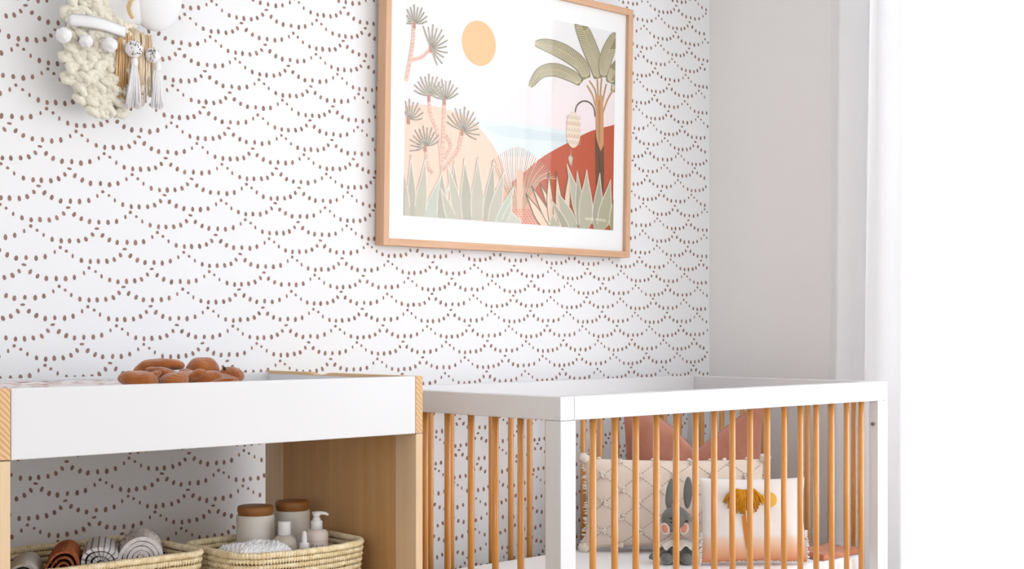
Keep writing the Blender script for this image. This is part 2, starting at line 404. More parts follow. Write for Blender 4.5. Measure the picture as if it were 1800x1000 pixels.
    poly([(1046, 232), (1050, 250), (1056, 266), (1061, 254), (1062, 300), (1061, 340), (1048, 330)], (112, 78, 58))
    stroke([(1052, 270), (1054, 300), (1056, 335)], 1.6, (84, 58, 44))
    # bud on its bowed stem
    stroke([(1046, 205), (1044, 190), (1036, 180), (1024, 178), (1014, 186), (1011, 200)], 2.2, (112, 90, 84))
    poly([(1008+13.5*math.cos(a*.262)*(1 if math.sin(a*.262) > 0 else .9), 228+32*math.sin(a*.262)) for a in range(24)], (240, 222, 200))
    for r_ in range(5):
        for c_ in range(5):
            x = 998+c_*5; y = 202+r_*11+c_*.6
            stroke([(x-1.6, y), (x-1, y+5), (x+1.2, y+5), (x+2, y)], .8, (196, 140, 112) if r_ % 2 else (196, 190, 170))
    stroke([(1003, 262), (1003, 272)], 1.6, (206, 150, 120))
    poly([(998, 276), (1003, 270), (1008, 278), (1005, 292), (1002, 290)], (214, 196, 174)); stroke([(998, 278), (1003, 272), (1007, 280), (1003, 292)], 1, (120, 84, 66))
    # tufted desert trees on the left
    TR = (222, 178, 160)
    def tuft(c, R, a0, a1, n, col=(132, 122, 110)):
        stem = [(c[0], c[1]+10), (c[0], c[1]-2)]
        for i in range(n):
            a = math.radians(a0+(a1-a0)*i/(n-1)); r_ = R*(1 if i % 2 else .9); sy = 1.28
            mid = (c[0]+.5*r_*math.cos(a), c[1]-.5*sy*r_*math.sin(a)+2); e = (c[0]+r_*math.cos(a), c[1]-sy*r_*math.sin(a))
            stroke([c, mid, e], 2.4, (206, 200, 176)); stroke([(c[0]+1, c[1]+.8), (mid[0]+.8, mid[1]+.8), e], 1.4, col)
        stroke(stem, 5, (184, 126, 98), sm=False)
    def trunk(P, w_=6):
        stroke(P, w_, (234, 196, 176)); Q = smooth(P, 5)
        for i in range(len(Q)-1): stroke([(Q[i][0]-w_*.35, Q[i][1]+1), (Q[i][0]+w_*.35, Q[i][1]-1)], .9, (206, 150, 138), sm=False)
    trunk([(727, 45), (726, 70), (721, 105), (712, 150)], 6); trunk([(757, 86), (742, 100), (723, 106)], 5)
    trunk([(754, 175), (758, 205), (770, 235), (776, 290)], 5); trunk([(781, 180), (780, 215), (779, 250), (776, 300)], 6)
    trunk([(812, 232), (806, 262), (792, 282), (778, 300)], 7); trunk([(784, 238), (792, 256), (782, 278)], 6); trunk([(748, 262), (752, 290), (760, 305)], 5)
    tuft((728, 40), 25, 5, 175, 11); tuft((757, 82), 31, -65, 115, 12); tuft((754, 168), 30, 15, 165, 11)
    tuft((781, 174), 28, 18, 165, 10); tuft((718, 208), 27, 0, 120, 8); tuft((812, 228), 32, -28, 158, 13); tuft((747, 256), 28, 15, 195, 12)
    # peach blades with dark outlines
    for b, t, w_ in (((960, 402), (924, 340), 14), ((975, 405), (934, 326), 13), ((985, 402), (948, 320), 12), ((968, 390), (964, 302), 11), ((985, 395), (978, 300), 12), ((995, 385), (1000, 298), 10)):
        leafshape(b, t, w_, (236, 208, 182), (132, 108, 86))
    # sage blades with pale outlines
    SG, SG2, OUT = (192, 186, 166), (178, 172, 152), (226, 218, 200)
    for b, t, w_, c in (((724, 400), (722, 272), 16, SG2), ((716, 400), (704, 280), 16, SG), ((735, 400), (748, 276), 20, SG), ((752, 402), (776, 305), 24, (190, 196, 180)), ((766, 402), (790, 322), 14, (196, 198, 186)),
                        ((778, 402), (776, 296), 18, SG2), ((800, 402), (798, 284), 18, SG2), ((812, 402), (786, 288), 18, SG), ((822, 402), (816, 278), 20, SG2), ((838, 402), (840, 276), 22, SG), ((854, 402), (868, 280), 18, SG2),
                        ((862, 404), (886, 300), 20, SG), ((872, 404), (904, 326), 16, (186, 196, 178)), ((884, 404), (900, 350), 14, (196, 194, 176)), ((800, 402), (774, 330), 16, SG), ((905, 404), (898, 372), 26, (200, 200, 184))):
        leafshape(b, t, w_, c, OUT)
    for b, t, w_, c in (((1030, 410), (996, 288), 20, SG), ((1010, 410), (978, 335), 22, SG), ((1000, 410), (968, 350), 12, SG2), ((1022, 410), (1014, 300), 16, SG2), ((1048, 410), (1054, 304), 18, SG2), ((1028, 410), (1031, 298), 24, SG), ((1056, 410), (1073, 315), 22, (182, 178, 150)), ((1078, 410), (1084, 330), 18, (168, 164, 128)), ((976, 410), (970, 376), 16, SG)):
        leafshape(b, t, w_, c, OUT)
    # small pale signature, low right
    x = 1028.0
    for k, seg in enumerate([(0, 4, 1, 0, 2, 4), (3, 4, 4.5, 0.5, 6, 4), (7, 4, 7.5, .5, 9, 3.5, 10.5, .5, 11, 4), (12, .5, 12.4, 4, 14.5, 3.6), (12.2, 2.2, 14, 2), (19, .5, 18.4, 4.6), (18.8, 2.6, 21, 1), (22, 4.6, 23.5, 1, 25, 4.6), (26, 4.6, 26.4, 1, 28.6, 2, 26.5, 3), (29, 1, 30, 5), (31.5, 5.4, 32, 1.4, 34, 5, 34.6, 1.2)]):
        P = [(x+seg[i]+.6, 382+seg[i+1]+(seg[i]*.07)) for i in range(0, len(seg), 2)]
        stroke(P, 1.5, (232, 224, 204), sm=False)
    g.out('print', mats, pr, smooth=False)
setup_print()
M_pglass = M_glass.copy(); M_pglass.name = 'picture_glass'
for n_ in M_pglass.node_tree.nodes:
    if n_.type == 'MATH' and n_.operation == 'MULTIPLY_ADD': n_.inputs[2].default_value = .032
pbox('glass', PX0+fb-.002, PX1-fb+.002, PZ0+fb-.002, PZ1-fb+.002, .006, .008, M_pglass, pr, 0)

# ------------------------------------------------------------------ changing table
TX0, TX1, TY0, TY1, TZ = 1.05, 2.01, 2.393, 2.982, .946
tb = thing('changing_table', 'pine changing table with white front board, open shelf below', 'table', (1.53, 2.69, 0))
pt = .0195; ZB = .8195
for (a, b) in ((TX0, TX0+pt), (TX1-pt, TX1)):
    # end board over the leg frame, with a shallow hand dip in its top edge
    prof = [(TY0, ZB+.001), (TY1, ZB+.001), (TY1, TZ)]+[(2.80-.085*i/8, TZ-.006*math.sin(math.pi*i/8)) for i in range(9)]+[(TY0, TZ)]
    n = len(prof); V = [(a, y, z) for y, z in prof]+[(b, y, z) for y, z in prof]
    Fc = [tuple(range(n))[::-1], tuple(range(n, 2*n))]+[(i, (i+1) % n, n+(i+1) % n, n+i) for i in range(n)]
    mi = [0]*len(Fc); mi[2+n-1] = 1
    mesh('end_board', V, Fc, [M_pineh, M_endg], tb, mi=mi, bevel=.001)
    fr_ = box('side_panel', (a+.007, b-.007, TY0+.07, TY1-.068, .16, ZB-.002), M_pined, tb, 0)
    box('leg', (a, b, TY0, TY0+.072, 0, ZB-.001), M_pine, tb); box('leg', (a, b, TY1-.07, TY1, 0, ZB-.001), M_pine, tb)
    box('side_rail', (a+.002, b-.002, TY0+.072, TY1-.07, .10, .16), M_pineh, tb)
box('front_board', (TX0+pt+.0012, TX1-pt-.0012, TY0, TY0+.018, ZB, TZ), M_white, tb, .002)
box('back_board', (TX0+pt, TX1-pt, TY1-.018, TY1, ZB, TZ-.004), M_white, tb, .002)
box('lining', (TX1-pt-.004, TX1-pt-.0005, TY0+.019, TY1-.019, .846, TZ-.0075), M_white, tb, 0)
box('lining', (TX0+pt+.0005, TX0+pt+.004, TY0+.019, TY1-.019, .846, TZ-.0075), M_white, tb, 0)
box('tray_base', (TX0+pt, TX1-pt, TY0+.018, TY1-.018, .832, .846), M_white, tb, 0)
SHZ = .440
box('shelf', (TX0+pt, TX1-pt, TY0+.01, TY1-.05, SHZ-.02, SHZ), M_pineh, tb)
box('shelf', (TX0+pt, TX1-pt, TY0+.01, TY1-.05, .10, .12), M_pineh, tb)

# changing pad with printed cover
M_pad = mat('pad_cover', (244, 238, 238), .85, .1, bump=(200, .2, .001)); M_padink = mat('pad_cover_ink', (212, 156, 146), .85, .1)
g = G(); NU, NV = 44, 30; PXa, PXb, PYa, PYb = 1.085, 1.73, 2.425, 2.945
def padz(u, v):
    e = max(0, 1-abs(u)**7)*max(0, 1-abs(v)**9)
    return .848+(.089+.010*abs(u)**2*(u < 0)+.006*abs(v)**3-.012*(u > .5)*(u-.5)*2)*e**.35+.0015*noise.noise((u*4, v*4, 1))
def padp(u, v): return ((PXa+PXb)/2+(PXb-PXa)/2*u, (PYa+PYb)/2+(PYb-PYa)/2*v, padz(u, v))
V = [padp(-1+2*i/NU, -1+2*j/NV) for j in range(NV+1) for i in range(NU+1)]
Fc = [(j*(NU+1)+i, j*(NU+1)+i+1, (j+1)*(NU+1)+i+1, (j+1)*(NU+1)+i) for j in range(NV) for i in range(NU)]
g.add(V, Fc, 0); bt = [padp(-1, -1), padp(1, -1), padp(1, 1), padp(-1, 1)]; g.add([(x, y, .848) for x, y, z in bt], [(3, 2, 1, 0)], 0)
rp = random.Random(5)
for k in range(260):
    u, v = rp.uniform(-.93, .9), rp.uniform(-.9, .93); a = .35+rp.uniform(-.25, .25)+(1.2 if k % 3 == 0 else 0); L = rp.uniform(.035, .06); w_ = rp.uniform(.012, .018)
    P = []
    for s, ww in ((-1, .2), (0, 1), (1, .3), (1, -.3), (0, -1), (-1, -.2)):
        P.append((u+(s*L*math.cos(a)-ww*w_*math.sin(a)), v+(s*L*math.sin(a)+ww*w_*math.cos(a))))
    g.add([(lambda q: (q[0], q[1], q[2]+.0012))(padp(*q)) for q in P], [tuple(range(6))[::-1]], 1)
o = g.out('changing_pad', [M_pad, M_padink], org=(1.4, 2.69, .848)); tagp(o, 'white changing pad cover with pink brush strokes lying in the table top tray', 'pad')

# brown plush toy
M_plush = mat('rust_plush', (184, 110, 54), .95, .1, sheen=.6, bump=(220, .9, .004), var=((156, 84, 36), 30))
M_plushd = mat('dark_plush_band', (60, 46, 44), .9)
ty = thing('plush_toy', 'floppy rust brown plush animal lying on the changing pad', 'toy', (1.56, 2.56, .93))
def bl(name, items, m, parent, amp=.004, fr=38, **k):
    g = G()
    for it in items:
        c, r, ry, rz_ = it[:4]; R = rotz(rz_) @ Matrix.Rotation(ry, 3, 'Y')
        g.add(*blobg(c, r, R, amp, fr, 28, 18, it[4] if len(it) > 4 else 0))
    return g.out(name, m, parent, **k)
def tq(px, py, Y): return unp(px, py, Y=Y)
ang = -.75                                                 # long axes run across the view
bl('ear', [(tq(279, 642, 2.66), (.055, .026, .0150), -.10, ang, 2.0)], M_plush, ty)
bl('head', [(tq(356, 652, 2.66), (.036, .034, .030), .0, ang), (tq(338, 662, 2.60), (.032, .026, .014), .3, ang)], M_plush, ty)
bl('paw', [(tq(407, 660, 2.60), (.026, .026, .019), .15, ang)], M_plush, ty)
g = G(); c = tq(389, 655, 2.60); V, Fc = tubeg([c+Vector((.006*math.sin(t), -.004-.004*math.cos(t), .012*math.cos(t)-.001)) for t in [i*math.pi/16+.2 for i in range(8)]], .0028, 8); g.add(V, Fc); g.out('collar_band', M_plushd, ty)
bl('leg', [(tq(243, 668, 2.52), (.040, .028, .0185), .08, ang)], M_plush, ty)
bl('leg', [(tq(306, 670, 2.49), (.028, .026, .0200), 0, ang)], M_plush, ty)
bl('arm', [(tq(287, 655, 2.60), (.038, .018, .011), .18, ang), (tq(262, 665, 2.58), (.028, .02, .010), -.5, ang)], M_plush, ty)
bl('body', [(tq(328, 668, 2.60), (.082, .055, .019), 0, ang), (tq(385, 668, 2.60), (.040, .036, .014), 0, ang), (tq(362, 667, 2.54), (.034, .024, .016), -.2, ang), (tq(270, 672, 2.62), (.05, .04, .014), 0, ang)], M_plush, ty)
bl('ear', [(tq(392, 669, 2.50), (.026, .014, .0075), -.15, ang)], M_plush, ty)
bl('arm', [(tq(345, 660, 2.54), (.020, .013, .010), -.5, ang)], M_plush, ty)

# ------------------------------------------------------------------ baskets
M_grass = mat('seagrass', (250, 236, 204), .75, .2, var=((230, 206, 160), 70, (1, 1, 1)), bump=(400, .5, .001))
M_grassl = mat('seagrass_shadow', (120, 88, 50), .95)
def rrect(x0, x1, y0, y1, r, n=220, sx=0):
    """points on a rounded rectangle, evenly spaced"""
    seg = [((x0+r, y0), (x1-r, y0)), None, ((x1, y0+r), (x1, y1-r)), None, ((x1-r, y1), (x0+r, y1)), None, ((x0, y1-r), (x0, y0+r)), None]
    cen = {1: ((x1-r, y0+r), -90), 3: ((x1-r, y1-r), 0), 5: ((x0+r, y1-r), 90), 7: ((x0+r, y0+r), 180)}
    P = []
    for i, s in enumerate(seg):
        if s:
            L = math.dist(*s); k = max(2, int(L/.0016))
            for q in range(k): P.append((s[0][0]+(s[1][0]-s[0][0])*q/k, s[0][1]+(s[1][1]-s[0][1])*q/k))
        else:
            c, a0 = cen[i]; k = max(2, int(r*1.57/.0016))
            for q in range(k): a = math.radians(a0+90*q/k); P.append((c[0]+r*math.cos(a), c[1]+r*math.sin(a)))
    return P
def basket(label, x0, x1, y0, y1, ztop, zbot, rows, rad, yaw=0, bulge=0):
    cx, cy = (x0+x1)/2, (y0+y1)/2
    b = thing('seagrass_basket', label, 'basket', (cx, cy, zbot), 'seagrass baskets on the table shelf')
    P = [(x, y+(bulge*(1-((x-cx)/(x1-cx))**2)*(-1 if y < cy else .3) if abs(y-cy) > (y1-y0)*.2 else 0)) for x, y in rrect(x0, x1, y0, y1, rad)]; dz = (ztop-zbot)/rows
    def W(x, y): a = math.cos(yaw); s = math.sin(yaw); return (cx+(x-cx)*a-(y-cy)*s, cy+(x-cx)*s+(y-cy)*a)
    rr = random.Random(int(x0*1000))
    for k in range(rows):
        z = ztop-dz*(k+.5); tap = 1-.014*k*.5; off = rr.random()*6
        pts = []; rs = []
        for i, (x, y) in enumerate(P):
            ph = i*.0016/.0066*2*math.pi+off
            X, Y = W(cx+(x-cx)*tap, cy+(y-cy)*tap)
            wob = .0012*noise.noise((X*30, Y*30, k*3.1))
            pts.append((X, Y, z+wob)); rs.append(dz*.45*(1+.12*math.sin(ph))*(1.25 if k == 0 else 1)+.0006*noise.noise((X*90, Y*90, k)))
        V, Fc = tubeg(pts, rs, 7, closed=True)
        mesh('coil', V, Fc, M_grass, b, smooth=True)
        # slanted stitches that tie this coil to the next: small knots proud of the coil
        if k < rows-1 or True:
            g = G(); step = 4
            for i in range(0, len(P), step):
                if rr.random() < .06: continue
                a = Vector(pts[i]); q = Vector(pts[(i+3) % len(P)]); t = (q-a).normalized(); n = Vector((t.y, -t.x, 0))
                c0 = a+n*dz*.30+Vector((0, 0, dz*.36)); c1 = a+n*dz*.47-Vector((0, 0, dz*.05))+t*.0012; c2 = a+n*dz*.24+t*.0030-Vector((0, 0, dz*.58))
                g.add(*tubeg([c0, c1, c2], [.0012, .0021, .0013], 5))
            g.out('stitching', M_grass, b, kind='stuff')
    # liner coloured dark so gaps between coils read as shade, and the basket floor
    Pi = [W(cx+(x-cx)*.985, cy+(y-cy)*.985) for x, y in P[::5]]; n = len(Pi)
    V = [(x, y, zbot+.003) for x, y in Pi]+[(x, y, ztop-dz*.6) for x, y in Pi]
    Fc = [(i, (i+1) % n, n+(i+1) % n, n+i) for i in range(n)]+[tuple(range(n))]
    mesh('shade_liner', V, Fc, M_grassl, b, smooth=False)
    return b
basket('long seagrass basket holding rolled muslin cloths, left on the shelf', 1.105, 1.575, 2.578, 2.885, .588, .445, 11, .035)
basket('smaller seagrass basket holding jars and bottles beside the pine side panel', 1.612, 1.945, 2.507, 2.742, .5825, .445, 11, .045, 0, .036)

# rolled cloths, axis runs from the front to the back of the basket
def roll(label, cx, cz, R, y0, y1, turns, mats, squash=1, gap=.5, wob=.002, seed=1, skew=0, group=True, stripes=0, yaw=.5):
    rr = random.Random(seed); th = R/turns
    SG_ = 72 if stripes else 26; P = []; n = int(turns*SG_)
    for i in range(n+1):
        a = i/SG_*2*math.pi; r_ = max(.003, R*(i/n)); r_ *= 1+.07*math.sin(a*2+seed)+.05*math.sin(a*3+seed*2)*(i/n)
        P.append((r_*math.cos(a), r_*math.sin(a)*squash))
    V = []; Fc = []; K = 16; w_ = th*gap; mi = []
    for k in range(K+1):
        f = k/K; y = y0+(y1-y0)*f
        for i, (x, z) in enumerate(P):
            L = math.hypot(x, z) or 1; ins = (1 if k in (0, K) else 0)*.0
            dy = (rr.uniform(-1, 1)*.0006+.004*math.sin(i*.13+seed)*(k < 2))
            for s in (1, -1):
                q = 1+s*w_/2/L
                V.append((cx+x*q+skew*f, y+dy, cz+z*q+.0015*noise.noise((x*30+seed, f*6, z*30))))
    m = len(P)
    for k in range(K):
        for i in range(m-1):
            for s in (0, 1):
                a = (k*m+i)*2+s; b = (k*m+i+1)*2+s; c = ((k+1)*m+i+1)*2+s; d = ((k+1)*m+i)*2+s
                Fc.append((a, b, c, d) if s else (a, d, c, b)); mi.append(1 if stripes and len(mats) > 1 and i % 4 == 0 else 0)
    for i in range(m-1):
        a = i*2; Fc.append((a, a+1, a+3, a+2)); mi.append(1 if stripes and len(mats) > 1 and i % 4 == 0 else 0)
    i = m-1
    for k in range(K): a = (k*m+i)*2; b = ((k+1)*m+i)*2; Fc.append((a, a+1, b+1, b)); mi.append(0)
    ca, sa = math.cos(yaw), math.sin(yaw)
    V = [(cx+(x_-cx)*ca+(y_-y0)*sa, y0-(x_-cx)*sa+(y_-y0)*ca, z_) for x_, y_, z_ in V]
    o = mesh('rolled_cloth', V, Fc, mats, smooth=False, mi=mi, org=(cx, y0, cz-R))
    tagp(o, label, 'cloth', 'rolled muslin cloths in the left basket'); return o
M_c1 = mat('oat_muslin', (214, 208, 200), .9, .1, bump=(150, .4, .002)); M_c2 = mat('rust_muslin', (172, 96, 58), .9, .1, bump=(130, .7, .003), var=((190, 116, 78), 50))
M_c3 = mat('white_muslin', (236, 232, 230), .9, .1, bump=(150, .4, .002)); M_c3b = mat('grey_stripe', (150, 148, 152), .9, .1)
M_c4 = mat('speckled_muslin', (246, 242, 240), .9, .1, var=((238, 226, 222), 120), bump=(150, .5, .002)); M_c4i = mat('mauve_print', (164, 134, 138), .9, .1)
roll('small oat coloured folded cloth roll nearest the left leg of the changing table', 1.205, .566, .032, 2.64, 2.80, 2.75, [M_c1], .95, .45, seed=2)
roll('rust brown rolled muslin between the oat and the striped rolls', 1.293, .570, .039, 2.65, 2.81, 3.78, [M_c2], .95, .42, seed=5)
roll('white rolled cloth with narrow grey stripes', 1.376, .571, .038, 2.65, 2.81, 3.75, [M_c3, M_c3b], .98, .74, seed=3, stripes=1)
o = roll('largest rolled cloth, white with a small mauve sprig print', 1.472, .574, .044, 2.66, 2.80, 4.75, [M_c4, M_c4i], 1, .86, seed=8)
# printed sprigs on the big roll
g = G(); rp = random.Random(4)
for k in range(150):
    a = rp.uniform(.0, math.pi); y = rp.uniform(.003, .135); r_ = .0465*(1+.07*math.sin(a*2+8)+.05*math.sin(a*3+16))+.0012
    cs_, sn_ = math.cos(.5), math.sin(.5)
    c = Vector((1.472+r_*math.cos(a)*cs_+y*sn_, 2.66-r_*math.cos(a)*sn_+y*cs_, .572+r_*math.sin(a))); t = Vector((-math.sin(a)*cs_, math.sin(a)*sn_, math.cos(a))); l = rp.uniform(.002, .0045); b = rp.uniform(-1, 1)*.004
    g.add([c-t*l, c+Vector((0, b+.0012, 0)), c+t*l, c+Vector((0, b-.0012, 0))], [(0, 1, 2, 3)])
g.out('sprig_print', M_c4i, o, smooth=False)

# white waffle towel in the right basket
M_tow = mat('white_terry', (250, 249, 250), .95, .1, bump=(160, .5, .003))
V = []; Fc = []; NU, NV = 110, 70
ux, uy = Vector((1.0, -.04, 0)), Vector((.04, 1.0, 0)); c0 = Vector((1.700, 2.585, 0))
for j in range(NV+1):
    for i in range(NU+1):
        u, v = -1+2*i/NU, -1+2*j/NV; e = (max(0, 1-abs(u)**6)*max(0, 1-abs(v)**6))**.4
        bx = math.sin(u*32+2*math.sin(v*5))*math.sin(v*22+2*math.sin(u*4))
        p = c0+ux*(u*.072)+uy*(v*.046); p.z = .556+.030*e+.0030*bx*e+.005*noise.noise((u*2, v*2, 4))+.004*(v > 0)*v
        V.append(p)
for j in range(NV):
    for i in range(NU): a = j*(NU+1)+i; Fc.append((a, a+1, a+NU+2, a+NU+1))
nb = len(V); ring = [i for i in range(NU+1)]+[j*(NU+1)+NU for j in range(1, NV+1)]+[NV*(NU+1)+i for i in range(NU-1, -1, -1)]+[j*(NU+1) for j in range(NV-1, 0, -1)]
V += [Vector((V[i].x, V[i].y, .452)) for i in ring]; m = len(ring)
for i in range(m): Fc.append((ring[i], nb+i, nb+(i+1) % m, ring[(i+1) % m]))
Fc.append(tuple(nb+i for i in range(m))[::-1])
o = mesh('towel', V, Fc, M_tow, smooth=True, org=(1.703, 2.605, .452)); tagp(o, 'white nubby folded towel at the left of the smaller basket', 'towel')

# jars and bottles
M_cer = mat('cream_ceramic', (230, 222, 212), .45, .4); M_lid = wood('acacia_lid', (176, 120, 64), (140, 88, 44), 0, .5, 30, .15)
M_bot = mat('blush_plastic', (236, 222, 214), .4, .4); M_cap = mat('white_plastic', (244, 240, 240), .35, .4); M_txt = mat('green_black_lettering', (70, 84, 80), .6)
M_pk = mat('pink_line', (214, 160, 150), .6); M_clear = mat('frosted_bottle', (214, 206, 192), .3, .5)
def jar(label, c, r, h, lh):
    j = thing('lidded_jar', label, 'jar', c, 'lidded ceramic jars in the smaller basket')
    V, Fc = latheg([(r*.9, 0), (r*.98, .003), (r, .008), (r, h-.006), (r*.985, h-.001), (r*.95, h)], c, 48); mesh('jar_body', V, Fc, M_cer, j, smooth=True)
    V, Fc = latheg([(r*.90, h), (r*.90, h+.004), (r*.93, h+.006), (r*.95, h+.010), (r*.95, h+lh-.006), (r*.92, h+lh-.001), (r*.86, h+lh)], c, 48); mesh('lid', V, Fc, M_lid, j, smooth=True)
def ctr(px, Z): x = (px-CX)/F*Z; return (x*math.sin(TH)+Z*math.cos(TH), -x*math.cos(TH)+Z*math.sin(TH))
def zat(py, Z): return CAMH-(py-HY)/F*Z
BF = .4505
x, y = ctr(449, 3.17); z1 = zat(904, 3.17); jar('cream ceramic jar with wooden lid, left and nearer of two', (x, y, BF), .0425, z1-BF, .020)
x, y = ctr(513.5, 3.275); z1 = zat(896, 3.275); jar('cream ceramic jar with wooden lid, behind the pump bottle', (x, y, BF), .0410, z1-BF, .0215)
# square cap bottle
Z = 3.135; x, y = ctr(500, Z); b = thing('square_cap_bottle', 'rounded frosted bottle with tall white square cap', 'bottle', (x, y, BF))
hs = zat(945, Z)-BF
V, Fc = latheg([(.024, 0), (.027, .004), (.027, hs-.016), (.0255, hs-.006), (.0215, hs+.001), (.016, hs+.005), (.010, hs+.0065)], (x, y, BF), 40); mesh('bottle_body', V, Fc, M_clear, b, smooth=True)
V, Fc = latheg([(.0136, 0), (.0142, .001), (.0142, .0295), (.0132, .0305)], (x, y, BF+hs+.0065), 36); mesh('cap', V, Fc, M_cap, b, smooth=True)
# dropper
Z = 3.085; x, y = ctr(535, Z); b = thing('dropper_bottle', 'tiny dropper bottle with white rubber teat', 'bottle', (x, y, BF)); hz = zat(960, Z)-BF
V, Fc = latheg([(.013, 0), (.014, .003), (.014, hs*.6), (.010, hz-.014)], (x, y, BF), 28); mesh('bottle_body', V, Fc, M_clear, b, smooth=True)
V, Fc = latheg([(.0105, hz-.018), (.0105, hz+.006), (.0098, hz+.0075), (.0060, hz+.008), (.0058, hz+.018), (.0048, hz+.029), (.0030, hz+.0325), (.001, hz+.0335)], (x, y, BF), 28); mesh('dropper_cap', V, Fc, M_cap, b, smooth=True)
# pump bottle
Z = 3.155; x, y = ctr(556.5, Z); b = thing('pump_bottle', 'blush pump bottle lettered GAIA, nozzle turned to the right', 'bottle', (x, y, BF)); hz = zat(931, Z)-BF
V, Fc = latheg([(.024, 0), (.026, .003), (.026, hz-.010), (.0245, hz-.004), (.0205, hz), (.0140, hz+.002)], (x, y, BF), 40); mesh('bottle_body', V, Fc, M_bot, b, smooth=True)
V, Fc = latheg([(.0132, hz+.002), (.0132, hz+.019), (.0125, hz+.0205), (.0090, hz+.0215), (.0090, hz+.026), (.0082, hz+.027), (.0060, hz+.0275), (.0060, hz+.030), (.0085, hz+.031), (.0085, hz+.0375), (.007, hz+.039)], (x, y, BF), 32); mesh('pump_collar', V, Fc, M_cap, b, smooth=True)
rt = Vector((math.sin(TH), -math.cos(TH), 0)); p0 = Vector((x, y, BF+hz+.0375))
V, Fc = tubeg([p0-rt*.010, p0+rt*.004, p0+rt*.012, p0+rt*.020+Vector((0, 0, -.001)), p0+rt*.0265+Vector((0, 0, -.0045))], [.003, .0042, .0040, .0034, .0024], 12); mesh('nozzle', V, Fc, M_cap, b, smooth=True)
def wraptext(txt, size, cx, cy, cz, r, m, parent, dang=0):
    cu = bpy.data.curves.new('t', 'FONT'); cu.body = txt; cu.size = size; cu.align_x = 'CENTER'; cu.extrude = .0001; cu.space_character = 1.15
    to = bpy.data.objects.new('t', cu); COL.objects.link(to); dg = bpy.context.evaluated_depsgraph_get(); dg.update()
    me = bpy.data.meshes.new_from_object(to.evaluated_get(dg)); a0 = math.atan2(-cy, -cx)+dang
    V = [(cx+(r+.0003+v.co.z)*math.cos(a0+v.co.x/r), cy+(r+.0003+v.co.z)*math.sin(a0+v.co.x/r), cz+v.co.y) for v in me.vertices]
    Fc = [tuple(p.vertices) for p in me.polygons]
    bpy.data.objects.remove(to); mesh('lettering', V, Fc, m, parent)
wraptext('GAIA', .0125, x, y, zat(961.5, Z), .026, M_txt, b, .08)
V, Fc = latheg([(.02595, 0), (.0262, .0001), (.0262, .0007), (.02595, .0008)], (x, y, zat(949, Z)), 40); mesh('label_line', V, Fc, M_pk, b, smooth=True)

# ------------------------------------------------------------------ crib
CX0, CX1, CY0, CY1, CZ = 2.280, 3.650, 2.231, 2.967, .896
RH = .0545; RW = .045; ZBR = .27
cr = thing('crib', 'white crib with honey wood spindles standing by the curtained window', 'crib', (2.96, 2.6, 0))
box('end_rail', (CX0, CX0+RW, CY0+.0005, CY1, CZ-RH, CZ), M_white, cr, .0022)
box('front_rail', (CX0+RW+.0003, CX1-.0225, CY0, CY0+RW, CZ-RH, CZ), M_white, cr, .0022)
box('end_rail', (CX1-.022, CX1, CY0+.0005, CY1, CZ-RH, CZ), M_white, cr, .0022)
box('back_rail', (CX0+RW, CX1-.0225, CY1-.03, CY1, CZ-RH, CZ), M_white, cr, .0022)
for (a, b_, c_, d_) in ((CX0, CX0+.05, CY0, CY0+.05), (CX0, CX0+.05, CY1-.05, CY1), (CX1-.022, CX1, CY0, CY0+.05), (CX1-.022, CX1, CY1-.05, CY1)):
    box('leg', (a, b_, c_, d_, 0, CZ-RH-.0006), M_white, cr, .002)
box('front_post', (CX1-.053, CX1-.0228, CY0, CY0+.03, .06, CZ-RH-.0006), M_white, cr, .002)
for (n_, bb) in (('bottom_rail', (CX0+.05, CX1-.053, CY0+.008, CY0+.040, ZBR-.06, ZBR)), ('bottom_rail', (CX0+.05, CX1-.022, CY1-.040, CY1-.010, ZBR-.06, ZBR)), ('bottom_rail', (CX0+.006, CX0+.040, CY0+.05, CY1-.05, ZBR-.06, ZBR)), ('bottom_rail', (CX1-.030, CX1-.004, CY0+.05, CY1-.05, ZBR-.06, ZBR))):
    box(n_, bb, M_white, cr, .002)
box('mattress_base', (CX0+.05, CX1-.03, CY0+.042, CY1-.04, .262, .278), M_white, cr, 0)
sv, sf = tubeg([(0, 0, ZBR-.002), (0, 0, CZ-RH+.002)], .0083, 14)
sm = None
def spindle(x, y):
    global sm
    if sm is None:
        sm = bpy.data.meshes.new('spindle'); sm.from_pydata([tuple(v) for v in sv], [], sf); sm.materials.append(M_spindle)
        sm.polygons.foreach_set('use_smooth', [len(p.vertices) == 4 for p in sm.polygons])
    o = bpy.data.objects.new('spindle', sm); COL.objects.link(o); o.parent = cr; o.location = Vector((x, y, 0))-ORG[cr]
for k in range(16): spindle(2.413+.07567*k, CY0+.025)
for k in range(16): spindle(2.437+.07567*k-.012, CY1-.0225)
for k in range(7): spindle(CX0+.0225, 2.384+.0872*k)
for k in range(8): spindle(CX1-.0225+.006, 2.335+.0822*k)
V, Fc = tubeg([(CX1-.0535, CY0+.016, unp(1536, 745, Y=CY0+.016).z), (CX1-.058, CY0+.016, unp(1536, 745, Y=CY0+.016).z)], [.006, .0055], 20); mesh('bolt_head', V, Fc, M_metal, cr, smooth=False)
# mattress
M_sheet = mat('white_sheet', (250, 249, 251), .85, .1, bump=(120, .1, .001))
o = box('crib_mattress', (CX0+.034, CX1-.036, CY0+.046, CY1-.046, .280, .392), M_sheet, bevel=0, org=(2.96, 2.6, .28))
bv = o.modifiers.new('b', 'BEVEL'); bv.width = .018; bv.segments = 5; tagp(o, 'crib mattress with smooth white fitted sheet', 'mattress')
for p_ in o.data.polygons: p_.use_smooth = True
